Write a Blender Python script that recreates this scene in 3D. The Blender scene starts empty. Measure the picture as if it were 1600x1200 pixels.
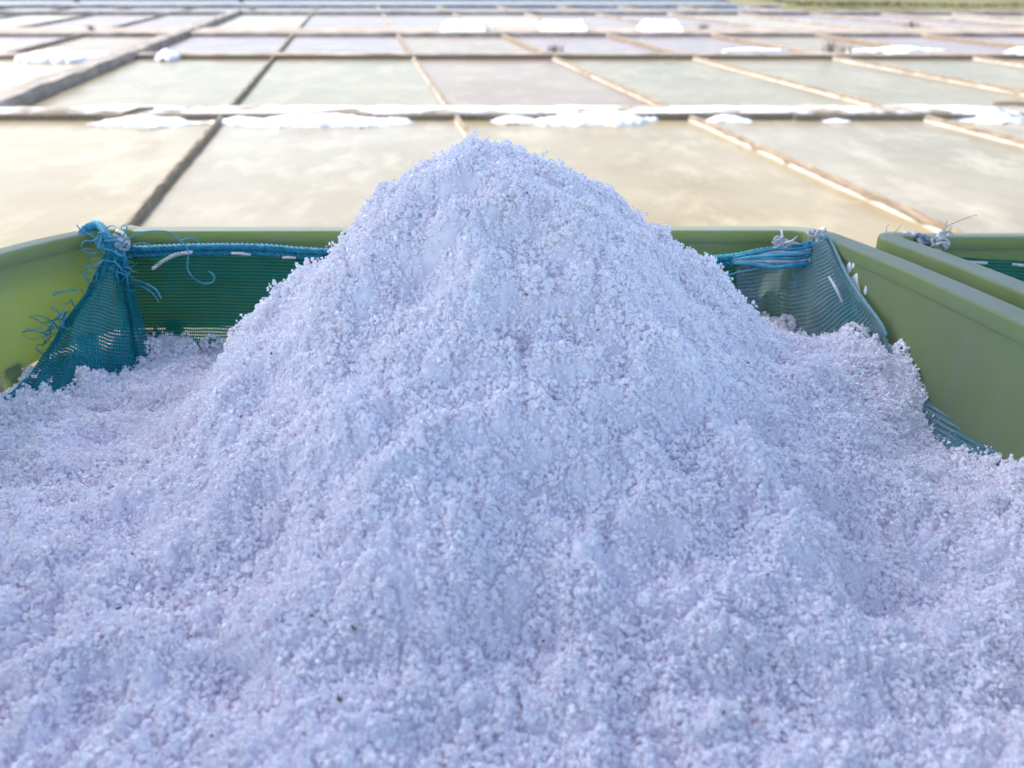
import bpy, bmesh, math, random
import numpy as np
from mathutils import Vector, Matrix, Euler

R = math.radians
sc = bpy.context.scene
COL = sc.collection

# ------------------------------------------------------------------ camera
cam_d = bpy.data.cameras.new('camera')
cam = bpy.data.objects.new('camera', cam_d)
COL.objects.link(cam)
cam.location = (0, 0, 1.0)
cam.rotation_euler = (R(90 - 28.4), 0, 0)
cam_d.sensor_width = 36.0
cam_d.lens = 27.0
cam_d.clip_start = 0.01
cam_d.clip_end = 6000
cam_d.dof.use_dof = True
cam_d.dof.focus_distance = 0.43
cam_d.dof.aperture_fstop = 10.0
sc.camera = cam

# ------------------------------------------------------------------ light
SUN_AZ = 58.0      # degrees to the left of straight ahead (+Y)
SUN_EL = 46.0
w = bpy.data.worlds.new('World')
sc.world = w
w.use_nodes = True
nt = w.node_tree
sky = nt.nodes.new('ShaderNodeTexSky')
sky.sky_type = 'NISHITA'
sky.sun_disc = False
sky.sun_elevation = R(SUN_EL)
sky.sun_rotation = R(-SUN_AZ)
sky.altitude = 0
sky.air_density = 1.0
sky.dust_density = 1.4
sky.ozone_density = 1.0
bg = nt.nodes['Background']
bg.inputs['Strength'].default_value = 0.15
nt.links.new(sky.outputs[0], bg.inputs[0])

sun_d = bpy.data.lights.new('sun', 'SUN')
sun_d.energy = 2.4
sun_d.angle = R(0.53)
sun_d.color = (1.0, 0.95, 0.87)
sun = bpy.data.objects.new('sun', sun_d)
COL.objects.link(sun)
to_sun = Vector((-math.sin(R(SUN_AZ)) * math.cos(R(SUN_EL)), math.cos(R(SUN_AZ)) * math.cos(R(SUN_EL)), math.sin(R(SUN_EL))))
sun.rotation_euler = to_sun.to_track_quat('Z', 'Y').to_euler()
sun.location = to_sun * 20

vs = sc.view_settings
vs.view_transform = 'Standard'
vs.look = 'None'
vs.exposure = 1.34
vs.gamma = 1
vs.use_curve_mapping = False
sc.render.engine = 'CYCLES'
sc.cycles.max_bounces = 24
sc.cycles.diffuse_bounces = 20
sc.cycles.transparent_max_bounces = 16
sc.cycles.use_denoising = True
sc.cycles.sample_clamp_indirect = 6

rng = np.random.default_rng(7)
random.seed(7)

# ------------------------------------------------------------------ helpers
def tag(o, label=None, cat=None, group=None, kind=None):
    if label: o['label'] = label
    if cat: o['category'] = cat
    if group: o['group'] = group
    if kind: o['kind'] = kind
    return o

def mesh(name, verts, faces, mat=None, parent=None, smooth=False, uv=None):
    me = bpy.data.meshes.new(name)
    me.from_pydata([tuple(v) for v in verts], [], faces)
    if mat: me.materials.append(mat)
    if smooth:
        me.polygons.foreach_set('use_smooth', [True] * len(me.polygons))
    if uv is not None:
        l = me.uv_layers.new(name='UVMap')
        idx = np.empty(len(me.loops), dtype=np.int32)
        me.loops.foreach_get('vertex_index', idx)
        l.data.foreach_set('uv', np.asarray(uv, dtype=np.float32)[idx].ravel())
    me.update()
    o = bpy.data.objects.new(name, me)
    COL.objects.link(o)
    if parent: o.parent = parent
    return o

def empty(name, loc=(0, 0, 0), rot=(0, 0, 0)):
    o = bpy.data.objects.new(name, None)
    o.empty_display_size = 0.05
    COL.objects.link(o)
    o.location = loc
    o.rotation_euler = rot
    return o

_tab = {}
def vnoise(x, y, f, seed=0):
    """smooth value noise in -1..1 on arrays x, y at frequency f"""
    if seed not in _tab:
        _tab[seed] = np.random.default_rng(1000 + seed).uniform(-1, 1, (257, 257))
    T = _tab[seed]
    X = np.asarray(x) * f + 91.7 + seed * 13.1
    Y = np.asarray(y) * f + 37.3 + seed * 7.7
    xi = np.floor(X).astype(int); yi = np.floor(Y).astype(int)
    fx = X - xi; fy = Y - yi
    fx = fx * fx * (3 - 2 * fx); fy = fy * fy * (3 - 2 * fy)
    a = T[xi % 256, yi % 256]; b = T[(xi + 1) % 256, yi % 256]
    c = T[xi % 256, (yi + 1) % 256]; d = T[(xi + 1) % 256, (yi + 1) % 256]
    return (a * (1 - fx) + b * fx) * (1 - fy) + (c * (1 - fx) + d * fx) * fy

def grid_faces(nu, nv):
    return [(j * nu + i, j * nu + i + 1, (j + 1) * nu + i + 1, (j + 1) * nu + i) for j in range(nv - 1) for i in range(nu - 1)]

def catmull(P, t):
    """P: (n,k) control points, t in 0..1 array -> points through all of P"""
    P = np.asarray(P, dtype=float)
    n = len(P)
    if n == 2:
        return P[0] + (P[1] - P[0]) * np.asarray(t)[:, None]
    Q = np.vstack([2 * P[0] - P[1], P, 2 * P[-1] - P[-2]])
    s = np.clip(np.asarray(t), 0, 1) * (n - 1)
    i = np.minimum(s.astype(int), n - 2)
    f = (s - i)[:, None]
    p0, p1, p2, p3 = Q[i], Q[i + 1], Q[i + 2], Q[i + 3]
    return 0.5 * ((2 * p1) + (p2 - p0) * f + (2 * p0 - 5 * p1 + 4 * p2 - p3) * f**2 + (3 * p1 - p0 - 3 * p2 + p3) * f**3)

def tube_data(pts, rad, sides=5, taper=False):
    pts = [Vector(p) for p in pts]
    n = len(pts)
    V = []; F = []
    up = Vector((0.31, 0.2, 0.93)).normalized()
    for k in range(n):
        t = (pts[min(k + 1, n - 1)] - pts[max(k - 1, 0)])
        if t.length < 1e-9: t = Vector((0, 0, 1))
        t.normalize()
        a = t.cross(up)
        if a.length < 1e-4: a = t.cross(Vector((1, 0, 0)))
        a.normalize(); b = t.cross(a)
        r = rad[k] if hasattr(rad, '__len__') else rad
        if taper: r *= 1 - 0.6 * k / max(1, n - 1)
        for s in range(sides):
            an = 2 * math.pi * s / sides
            V.append(pts[k] + a * (r * math.cos(an)) + b * (r * math.sin(an)))
    for k in range(n - 1):
        for s in range(sides):
            s2 = (s + 1) % sides
            F.append((k * sides + s, k * sides + s2, (k + 1) * sides + s2, (k + 1) * sides + s))
    F.append(tuple(range(sides - 1, -1, -1)))
    F.append(tuple((n - 1) * sides + s for s in range(sides)))
    return V, F

def join(datas):
    V = []; F = []
    for v, f in datas:
        o = len(V)
        V += list(v)
        F += [tuple(i + o for i in q) for q in f]
    return V, F

# ------------------------------------------------------------------ materials
def new_mat(name):
    m = bpy.data.materials.new(name)
    m.use_nodes = True
    n = m.node_tree
    return m, n, n.nodes['Principled BSDF'], n.nodes['Material Output']

def ramp(n, stops, interp='LINEAR'):
    r = n.nodes.new('ShaderNodeValToRGB')
    r.color_ramp.interpolation = interp
    els = r.color_ramp.elements
    while len(els) < len(stops): els.new(0.5)
    for e, (p, c) in zip(els, stops):
        e.position = p
        e.color = (c[0], c[1], c[2], 1) if hasattr(c, '__len__') else (c, c, c, 1)
    return r

def noise(n, scale, detail=4, rough=0.55, coord='Object', sc3=None, dist=0.0):
    tc = n.nodes.new('ShaderNodeTexCoord')
    t = n.nodes.new('ShaderNodeTexNoise')
    t.inputs['Scale'].default_value = scale
    t.inputs['Detail'].default_value = detail
    t.inputs['Roughness'].default_value = rough
    t.inputs['Distortion'].default_value = dist
    if sc3:
        mp = n.nodes.new('ShaderNodeMapping')
        mp.inputs['Scale'].default_value = sc3
        n.links.new(tc.outputs[coord], mp.inputs[0])
        n.links.new(mp.outputs[0], t.inputs['Vector'])
    else:
        n.links.new(tc.outputs[coord], t.inputs['Vector'])
    return t

def bump(n, src, strength, dist):
    b = n.nodes.new('ShaderNodeBump')
    b.inputs['Strength'].default_value = strength
    b.inputs['Distance'].default_value = dist
    n.links.new(src, b.inputs['Height'])
    return b

def simple(name, stops, scale, rough=0.7, bstr=0.3, bdist=0.01, coord='Object', sc3=None, detail=5, spec=0.5):
    m, n, p, o = new_mat(name)
    t = noise(n, scale, detail, 0.6, coord, sc3)
    r = ramp(n, stops)
    n.links.new(t.outputs[0], r.inputs[0])
    n.links.new(r.outputs[0], p.inputs['Base Color'])
    p.inputs['Roughness'].default_value = rough
    p.inputs['Specular IOR Level'].default_value = spec
    if bstr:
        b = bump(n, t.outputs[0], bstr, bdist)
        n.links.new(b.outputs[0], p.inputs['Normal'])
    return m

def salt_material(name, col, transl, dirt, fine=False):
    m, n, p, o = new_mat(name)
    t = noise(n, 9.0, 3, 0.6, 'Object')
    r = ramp(n, [(0.38, dirt), (0.62, col)])
    n.links.new(t.outputs[0], r.inputs[0])
    n.links.new(r.outputs[0], p.inputs['Base Color'])
    p.inputs['Roughness'].default_value = 0.3
    p.inputs['Specular IOR Level'].default_value = 0.3
    p.inputs['Subsurface Weight'].default_value = 1.0 if fine else 0.0
    p.inputs['Subsurface Radius'].default_value = (1.0, 1.0, 1.0)
    p.inputs['Subsurface Scale'].default_value = 0.003
    if fine:
        tb = noise(n, 420.0, 3, 0.65, 'Object')
        bb = bump(n, tb.outputs[0], 0.35, 0.0012)
        n.links.new(bb.outputs[0], p.inputs['Normal'])
    tr = n.nodes.new('ShaderNodeBsdfTranslucent')
    n.links.new(r.outputs[0], tr.inputs[0])
    mx = n.nodes.new('ShaderNodeMixShader')
    mx.inputs[0].default_value = transl
    n.links.new(p.outputs[0], mx.inputs[1])
    n.links.new(tr.outputs[0], mx.inputs[2])
    n.links.new(mx.outputs[0], o.inputs[0])
    return m

M_salt = salt_material('wet_salt_crystal', (0.95, 0.908, 0.938), 0.0, (0.93, 0.885, 0.895))
M_saltbase = salt_material('wet_salt_bed', (0.93, 0.868, 0.93), 0.0, (0.91, 0.84, 0.88), True)
M_white_salt = simple('dry_white_salt', [(0.3, (0.80, 0.80, 0.79)), (0.7, (0.88, 0.88, 0.87))], 14, 0.8, 0.6, 0.02)

def plastic(name, a, b, transl):
    m, n, p, o = new_mat(name)
    t = noise(n, 14, 6, 0.65)
    r = ramp(n, [(0.3, a), (0.7, b)])
    n.links.new(t.outputs[0], r.inputs[0])
    # pale scuffs and sky reflection painted into the colour of upward faces
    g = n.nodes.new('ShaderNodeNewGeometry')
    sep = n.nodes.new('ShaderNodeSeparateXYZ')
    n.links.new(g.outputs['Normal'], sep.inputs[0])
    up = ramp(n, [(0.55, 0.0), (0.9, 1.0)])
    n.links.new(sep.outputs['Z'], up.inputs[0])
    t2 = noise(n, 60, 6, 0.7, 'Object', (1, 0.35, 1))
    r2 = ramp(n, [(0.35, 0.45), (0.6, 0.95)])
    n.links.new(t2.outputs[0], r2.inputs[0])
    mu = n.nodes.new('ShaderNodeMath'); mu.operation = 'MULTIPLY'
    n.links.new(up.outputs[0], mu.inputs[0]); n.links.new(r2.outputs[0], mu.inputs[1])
    # thin vertical streaks of dried brine
    t3 = noise(n, 30, 5, 0.7, 'Object', (1, 1, 0.12))
    r3 = ramp(n, [(0.45, 0.0), (0.75, 0.5)])
    n.links.new(t3.outputs[0], r3.inputs[0])
    mxv = n.nodes.new('ShaderNodeMath'); mxv.operation = 'MAXIMUM'
    n.links.new(mu.outputs[0], mxv.inputs[0]); n.links.new(r3.outputs[0], mxv.inputs[1])
    # fine speckles and long scratches
    t4 = noise(n, 170, 4, 0.6, 'Object', (0.5, 0.5, 1.6))
    r4 = ramp(n, [(0.60, 0.0), (0.72, 0.55)])
    n.links.new(t4.outputs[0], r4.inputs[0])
    t5 = noise(n, 90, 5, 0.75, 'Object', (0.25, 0.10, 4.0))
    r5 = ramp(n, [(0.58, 0.0), (0.70, 0.4)])
    n.links.new(t5.outputs[0], r5.inputs[0])
    m45 = n.nodes.new('ShaderNodeMath'); m45.operation = 'MAXIMUM'
    n.links.new(r4.outputs[0], m45.inputs[0]); n.links.new(r5.outputs[0], m45.inputs[1])
    mall = n.nodes.new('ShaderNodeMath'); mall.operation = 'MAXIMUM'
    n.links.new(mxv.outputs[0], mall.inputs[0]); n.links.new(m45.outputs[0], mall.inputs[1])
    mxv = mall
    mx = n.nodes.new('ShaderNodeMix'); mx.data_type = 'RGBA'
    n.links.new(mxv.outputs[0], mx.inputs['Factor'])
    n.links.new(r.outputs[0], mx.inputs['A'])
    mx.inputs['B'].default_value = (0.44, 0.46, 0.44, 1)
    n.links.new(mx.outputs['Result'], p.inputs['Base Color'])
    p.inputs['Roughness'].default_value = 0.42
    b = bump(n, t2.outputs[0], 0.15, 0.002)
    n.links.new(b.outputs[0], p.inputs['Normal'])
    tr = n.nodes.new('ShaderNodeBsdfTranslucent')
    tr.inputs[0].default_value = (0.43, 0.51, 0.14, 1)
    ms = n.nodes.new('ShaderNodeMixShader')
    ms.inputs[0].default_value = transl
    n.links.new(p.outputs[0], ms.inputs[1]); n.links.new(tr.outputs[0], ms.inputs[2])
    n.links.new(ms.outputs[0], o.inputs[0])
    return m
M_crust = simple('dirty_salt_crust', [(0.3, (0.40, 0.35, 0.28)), (0.7, (0.66, 0.63, 0.58))], 7, 0.85, 0.5, 0.01)
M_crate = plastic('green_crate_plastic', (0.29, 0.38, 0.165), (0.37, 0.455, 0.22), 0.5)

def weave(name, col, col2, pitch_u, pitch_v, duty_u, duty_v, hole=1.0):
    """woven net: threads along u and v in metres of the UV map, open between"""
    m, n, p, o = new_mat(name)
    uv = n.nodes.new('ShaderNodeTexCoord')
    sep = n.nodes.new('ShaderNodeSeparateXYZ')
    ns = noise(n, 60, 3, 0.6, 'UV')
    # small irregularity of the threads
    ad = n.nodes.new('ShaderNodeVectorMath'); ad.operation = 'MULTIPLY_ADD'
    n.links.new(ns.outputs['Color'], ad.inputs[0])
    ad.inputs[1].default_value = (0.0012, 0.0012, 0)
    n.links.new(uv.outputs['UV'], ad.inputs[2])
    n.links.new(ad.outputs[0], sep.inputs[0])
    def stripe(out, pitch, duty):
        a = n.nodes.new('ShaderNodeMath'); a.operation = 'DIVIDE'; a.inputs[1].default_value = pitch
        n.links.new(out, a.inputs[0])
        f = n.nodes.new('ShaderNodeMath'); f.operation = 'FRACT'; n.links.new(a.outputs[0], f.inputs[0])
        s = n.nodes.new('ShaderNodeMath'); s.operation = 'SUBTRACT'; s.inputs[1].default_value = 0.5
        n.links.new(f.outputs[0], s.inputs[0])
        b = n.nodes.new('ShaderNodeMath'); b.operation = 'ABSOLUTE'; n.links.new(s.outputs[0], b.inputs[0])
        # profile 1 at thread centre, 0 at its edge
        d = n.nodes.new('ShaderNodeMath'); d.operation = 'DIVIDE'; d.inputs[1].default_value = duty * 0.5
        n.links.new(b.outputs[0], d.inputs[0])
        e = n.nodes.new('ShaderNodeMath'); e.operation = 'SUBTRACT'; e.inputs[0].default_value = 1.0
        n.links.new(d.outputs[0], e.inputs[1])
        return e.outputs[0]
    su = stripe(sep.outputs['X'], pitch_u, duty_u)
    sv = stripe(sep.outputs['Y'], pitch_v, duty_v)
    mx = n.nodes.new('ShaderNodeMath'); mx.operation = 'MAXIMUM'
    n.links.new(su, mx.inputs[0]); n.links.new(sv, mx.inputs[1])
    gt = n.nodes.new('ShaderNodeMath'); gt.operation = 'GREATER_THAN'; gt.inputs[1].default_value = 0.0
    n.links.new(mx.outputs[0], gt.inputs[0])
    al = n.nodes.new('ShaderNodeMath'); al.operation = 'MAXIMUM'; al.inputs[1].default_value = 1 - hole
    n.links.new(gt.outputs[0], al.inputs[0])
    c = noise(n, 25, 4, 0.6, 'UV')
    r = ramp(n, [(0.35, col), (0.65, col2)])
    n.links.new(c.outputs[0], r.inputs[0])
    n.links.new(r.outputs[0], p.inputs['Base Color'])
    p.inputs['Roughness'].default_value = 0.5
    p.inputs['Specular IOR Level'].default_value = 0.35
    b = bump(n, mx.outputs[0], 0.8, 0.0012)
    n.links.new(b.outputs[0], p.inputs['Normal'])
    tl = n.nodes.new('ShaderNodeBsdfTranslucent')
    n.links.new(r.outputs[0], tl.inputs[0])
    m1 = n.nodes.new('ShaderNodeMixShader'); m1.inputs[0].default_value = 0.35
    n.links.new(p.outputs[0], m1.inputs[1]); n.links.new(tl.outputs[0], m1.inputs[2])
    tp = n.nodes.new('ShaderNodeBsdfTransparent')
    m2 = n.nodes.new('ShaderNodeMixShader')
    n.links.new(al.outputs[0], m2.inputs[0])
    n.links.new(tp.outputs[0], m2.inputs[1]); n.links.new(m1.outputs[0], m2.inputs[2])
    n.links.new(m2.outputs[0], o.inputs[0])
    return m
M_net_green = weave('green_blue_net', (0.0, 0.24, 0.19), (0.005, 0.32, 0.28), 0.0016, 0.0026, 0.55, 0.62)
M_net_blue = weave('blue_net', (0.0, 0.29, 0.38), (0.03, 0.44, 0.52), 0.0015, 0.0026, 0.55, 0.7)
M_net_grey = weave('faded_net', (0.15, 0.40, 0.45), (0.42, 0.58, 0.63), 0.0016, 0.0030, 0.5, 0.66)
M_rope = simple('blue_rope', [(0.3, (0.0, 0.13, 0.24)), (0.7, (0.02, 0.30, 0.39))], 220, 0.6, 0.8, 0.002)
M_strand = simple('frayed_blue_strand', [(0.3, (0.02, 0.22, 0.36)), (0.7, (0.09, 0.46, 0.56))], 120, 0.55, 0, 0)
M_twine = simple('white_twine', [(0.3, (0.42, 0.42, 0.42)), (0.7, (0.72, 0.71, 0.68))], 150, 0.7, 0.4, 0.001)
M_twine_grey = simple('grey_blue_twine', [(0.3, (0.12, 0.16, 0.24)), (0.7, (0.42, 0.44, 0.48))], 150, 0.7, 0.4, 0.001)

M_mud = simple('dry_mud', [(0.3, (0.20, 0.15, 0.10)), (0.7, (0.36, 0.29, 0.21))], 6, 0.9, 0.6, 0.03)
M_plain = simple('clay_plain', [(0.3, (0.28, 0.24, 0.18)), (0.7, (0.42, 0.38, 0.31))], 0.6, 0.9, 0.3, 0.05)
M_board = simple('weathered_board', [(0.3, (0.17, 0.12, 0.075)), (0.55, (0.30, 0.225, 0.15)), (0.75, (0.46, 0.38, 0.28))], 9, 0.8, 0.5, 0.01, 'Object', (6, 0.6, 6))
M_bank = simple('salty_bank', [(0.38, (0.24, 0.19, 0.14)), (0.47, (0.46, 0.40, 0.33)), (0.55, (0.80, 0.79, 0.77))], 3.5, 0.85, 0.6, 0.02)
M_bank_tan = simple('tan_bank', [(0.3, (0.24, 0.18, 0.13)), (0.7, (0.50, 0.41, 0.33))], 3, 0.85, 0.6, 0.02)
M_bank_grey = simple('grey_bank', [(0.3, (0.22, 0.175, 0.135)), (0.7, (0.44, 0.37, 0.31))], 4, 0.85, 0.6, 0.02)

def brine(name, a, b, c, spec=0.12, rough=0.25, scale=0.9):
    m, n, p, o = new_mat(name)
    t = noise(n, scale, 9, 0.68, 'Object', (1, 0.8, 1), 0.15)
    r = ramp(n, [(0.33, a), (0.50, b), (0.67, c)])
    n.links.new(t.outputs[0], r.inputs[0])
    # pale crust of crystals lying on the floor of the pan
    t3 = noise(n, 2.6, 8, 0.72, 'Object', (1, 0.55, 1))
    r3 = ramp(n, [(0.50, 0.0), (0.66, 0.75)])
    n.links.new(t3.outputs[0], r3.inputs[0])
    mx = n.nodes.new('ShaderNodeMix'); mx.data_type = 'RGBA'
    n.links.new(r3.outputs[0], mx.inputs['Factor'])
    n.links.new(r.outputs[0], mx.inputs['A'])
    mx.inputs['B'].default_value = tuple(min(0.8, q * 1.22 + 0.01) for q in c) + (1,)
    n.links.new(mx.outputs['Result'], p.inputs['Base Color'])
    t2 = noise(n, 26, 3, 0.6, 'Object')
    b2 = bump(n, t2.outputs[0], 0.05, 0.01)
    n.links.new(b2.outputs[0], p.inputs['Normal'])
    p.inputs['Roughness'].default_value = rough
    p.inputs['IOR'].default_value = 1.34
    p.inputs['Specular IOR Level'].default_value = spec
    return m
B_cream = brine('brine_cream', (0.266, 0.202, 0.1), (0.314, 0.246, 0.138), (0.36, 0.294, 0.18))
B_white = brine('brine_salted', (0.259, 0.21, 0.13), (0.308, 0.253, 0.168), (0.367, 0.312, 0.22))
B_green = brine('brine_green', (0.208, 0.165, 0.089), (0.252, 0.205, 0.122), (0.296, 0.233, 0.13))
B_pink = brine('brine_pink', (0.23, 0.15, 0.093), (0.258, 0.178, 0.119), (0.281, 0.205, 0.132))
B_lilac = brine('brine_lilac', (0.208, 0.143, 0.127), (0.242, 0.173, 0.157), (0.274, 0.204, 0.181))
B_blue = brine('brine_blue', (0.08, 0.085, 0.115), (0.10, 0.105, 0.145), (0.135, 0.135, 0.165), 0.2)

# ================================================================== SETTING
# ground to the horizon
N = 2600
g = mesh('ground', [(-N, -N, -0.08), (N, -N, -0.08), (N, N, -0.08), (-N, N, -0.08)], [(0, 1, 2, 3)], M_plain)
tag(g, kind='structure')

# the dike the crates stand on
nx, ny = 90, 60
xs = np.linspace(-9, 9, nx); ys = np.linspace(-6, 1.7, ny)
X, Y = np.meshgrid(xs, ys)
top = 0.5251 + (0.573 - Y) * math.tan(R(6)) - 0.006
top = np.where(Y < -0.6, 0.5251 + 1.173 * math.tan(R(6)) - 0.006, top)
fall = np.clip((Y - 0.78) / 0.75, 0, 1)
Z = top * (1 - fall) + (-0.12) * fall
near = np.exp(-((X / 1.0) ** 2 + ((Y - 0.25) / 0.6) ** 2) ** 2)
Z = Z + (vnoise(X, Y, 1.3, 1) * 0.03 + vnoise(X, Y, 5, 2) * 0.012) * (1 - np.clip(near * 1.6, 0, 1)) * np.where(fall > 0.9, 0.2, 1)
o = mesh('dike', np.stack([X, Y, Z], -1).reshape(-1, 3), grid_faces(nx, ny), M_mud, smooth=True)
tag(o, kind='structure')

SK = -0.185
def lx(i, y): return -2.17 + 1.755 * i + SK * (y - 6.0)

rows = [(1.30, 6.00), (6.42, 10.42), (10.72, 14.10), (15.60, 21.00), (21.50, 25.0), (25.5, 31.0), (31.8, 42.0), (43, 60), (62, 95)]
irange = [(-4, 7), (-5, 9), (-7, 11), (-9, 14), (-12, 9), (-14, 9), (-18, 9), (-24, 10), (-34, 12)]
def pick(r, i):
    if r == 0: return {-1: B_cream, 0: B_white, 1: B_cream, 2: B_white}.get(i, [B_cream, B_white][i % 2])
    if r == 1: return {-1: B_green, 0: B_green, 1: B_pink, 2: B_green, 3: B_green, -2: B_cream}.get(i, B_green)
    if r == 2: return [B_lilac, B_pink, B_lilac][i % 3]
    if r == 3: return [B_lilac, B_lilac, B_white][i % 3]
    return B_blue
for r, (y0, y1) in enumerate(rows):
    a, b = irange[r]
    for i in range(a, b):
        z = 0.0
        o = mesh('salt_pan', [(lx(i, y0), y0, z), (lx(i + 1, y0), y0, z), (lx(i + 1, y1), y1, z), (lx(i, y1), y1, z)], [(0, 1, 2, 3)], pick(r, i))
        tag(o, kind='structure')

# ---- long dividers between neighbouring pans
def ridge(name, p0, p1, width, height, mat, seg=0.12, rough=0.012, seed=0, lean=0.0, flat=0.6):
    p0 = Vector(p0); p1 = Vector(p1)
    L = (p1 - p0).length
    n = max(3, int(L / seg))
    d = (p1 - p0).normalized(); s = Vector((d.y, -d.x, 0))
    prof = [(-0.5, -0.09), (-0.48, 0.55 * height), (-flat / 2, height), (0, height * 1.03), (flat / 2, height), (0.48, 0.55 * height), (0.5, -0.09)]
    V = []
    k = len(prof)
    rr = np.random.default_rng(seed + 50)
    wob = np.cumsum(rr.normal(0, 0.25, n + 1)) ; wob = wob - np.linspace(wob[0], wob[-1], n + 1)
    for j in range(n + 1):
        c = p0.lerp(p1, j / n)
        for q, (u, h) in enumerate(prof):
            jz = rr.normal(0, rough) if h > 0 else 0
            ju = rr.normal(0, rough * 0.7)
            V.append(c + s * (u * width + ju + wob[j] * rough * 0.5 + lean * max(h, 0)) + Vector((0, 0, h + jz)))
    F = grid_faces(k, n + 1)
    F.append(tuple(range(k))); F.append(tuple(n * k + q for q in range(k - 1, -1, -1)))
    return mesh(name, V, F, mat, smooth=False)

def crust(parent, p0, p1, side, width, seed, seg=0.07):
    """strip of white salt that has dried along the foot of a divider"""
    p0 = Vector(p0); p1 = Vector(p1)
    n = int((p1 - p0).length / seg)
    d = (p1 - p0).normalized(); s = Vector((d.y, -d.x, 0)) * side
    rr = np.random.default_rng(seed)
    V = []
    for j in range(n + 1):
        c = p0.lerp(p1, j / n)
        ww = width * (0.55 + 0.45 * float(vnoise(j * seg, seed * 3.3, 1.5, 5)) + rr.uniform(0, 0.25))
        ww = max(ww, 0.0075)
        V += [c + s * 0.0 + Vector((0, 0, 0.02)), c + s * (0.014 + ww * 0.5) + Vector((0, 0, 0.012 + rr.normal(0, 0.002))), c + s * (0.016 + ww) + Vector((0, 0, -0.006))]
    return mesh('salt_crust', V, grid_faces(3, n + 1), M_crust, parent, smooth=True)

ORD = ['first', 'second', 'third', 'fourth', 'fifth', 'sixth', 'seventh', 'eighth', 'ninth', 'tenth', 'eleventh', 'twelfth', 'thirteenth']
def divider_label(r, i):
    if r == 0:
        return ['brown board divider with a dark shadow side behind the frayed net corner', 'board divider rising from behind the peak of the salt pile',
                'salt edged board divider running toward the neighbouring crate', 'salt edged board divider below the wide drift with the loose stick'][i]
    if r == 1:
        return ['board divider between the two greenish pans beside the broad walkway', 'board divider on the walkway side of the pinkish pan', 'board divider on the grassy bank side of the pinkish pan',
                'salt edged board divider, next one past the pinkish pan toward the grassy bank', 'salt edged board divider, second one past the pinkish pan toward the grassy bank', 'salt edged board divider, third one past the pinkish pan toward the grassy bank'][i]
    if r in (2, 3):
        what = 'board divider in the lilac third row, ' if r == 2 else 'low earth divider in the pale fourth row, '
        if i > -1: return what + ORD[i] + ' from the walkway toward the grassy bank'
        return what + ORD[-2 - i] + ' from the walkway away from grassy bank'
    return 'low earth divider between the far blue pans'
row_grp = ['dividers of the first pan row', 'dividers of the second pan row', 'dividers of the third pan row', 'dividers of the fourth pan row', 'dividers of the far pans']
vis = {0: (0, 4), 1: (0, 6), 2: (-4, 8), 3: (-4, 12), 4: (-6, 8)}
for r in range(5):
    y0, y1 = rows[r]
    for i in range(vis[r][0], vis[r][1]):
        if i == -1 and 1 <= r <= 3: continue
        wdt = 0.034 if r < 2 else 0.055
        hgt = 0.040 if r < 2 else 0.045
        m = M_board if r < 3 else M_bank_grey
        o = ridge('pan_divider', (lx(i, y0 - 0.02), y0 - 0.02, 0), (lx(i, y1 + 0.02), y1 + 0.02, 0), wdt, hgt, m, 0.1 if r < 2 else 0.25, 0.003, seed=r * 40 + i)
        tag(o, divider_label(r, i), 'divider', row_grp[r])
        if r < 3:
            crust(o, (lx(i, y0), y0, 0), (lx(i, y1), y1, 0), -1, 0.011 if i > 0 else 0.003, 300 + r * 30 + i)
            if r == 0 and i > 0: crust(o, (lx(i, y0), y0, 0), (lx(i, y1), y1, 0), 1, 0.006, 500 + r * 30 + i)

# the broad raised walkway on the left, running through rows two to four
o = ridge('raised_walkway', (lx(-1, 6.3) - 0.10, 6.3, 0), (lx(-1, 21.2) - 0.1, 21.2, 0), 0.25, 0.095, M_bank_grey, 0.3, 0.008, seed=900, flat=0.85)
tag(o, 'broad raised grey walkway casting a dark shadow over the greenish pan', 'walkway')

# ---- cross banks between the rows
def bank(yc, y_n, y_f, x0, x1, h, mat, face_mat, label, seed, seg=0.10):
    n = int((x1 - x0) / seg)
    xs = np.linspace(x0, x1, n + 1)
    prof = [(0.0, -0.09), (0.0, 0.7), (0.12, 1.0), (0.5, 1.03), (0.9, 0.95), (1.0, 0.5), (1.0, -0.09)]
    k = len(prof)
    V = []
    rr = np.random.default_rng(seed)
    for x in xs:
        for (u, hh) in prof:
            z = hh * h if hh > 0 else hh
            if hh > 0: z += rr.normal(0, 0.004) + float(vnoise(x, u * 3, 2.0, seed % 40)) * h * 0.12
            V.append((x, y_n + (y_f - y_n) * u + float(vnoise(x, u, 1.2, seed % 40 + 1)) * 0.03, z))
    t = empty('pan_bank', ((x0 + x1) / 2, yc, 0))
    F = grid_faces(k, n + 1)
    ob = mesh('bank_top', [(v[0] - t.location.x, v[1] - t.location.y, v[2]) for v in V], F, mat, t, smooth=True)
    if face_mat:
        # boards that hold the near side of the bank
        x = x0
        while x < x1:
            ln = rr.uniform(0.9, 1.9)
            xe = min(x1, x + ln)
            yy = y_n - 0.045 + rr.normal(0, 0.008); hh = h * rr.uniform(0.72, 0.95)
            sk = rr.normal(0, 0.012)
            b = bmesh.new()
            bmesh.ops.create_cube(b, size=1)
            for v in b.verts:
                v.co = Vector((v.co.x * (xe - x - 0.012), v.co.y * 0.024, v.co.z * (hh + 0.08)))
                v.co.y += v.co.x * sk
                v.co.z += (hh - 0.08) / 2 + v.co.x * rr.normal(0, 0.002)
            me = bpy.data.meshes.new('plank'); b.to_mesh(me); b.free(); me.materials.append(face_mat)
            pl = bpy.data.objects.new('plank', me); COL.objects.link(pl); pl.parent = t
            pl.location = ((x + xe) / 2 - t.location.x, yy - t.location.y, 0)
            x = xe
    tag(t, label, 'bank')
    return t
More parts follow.
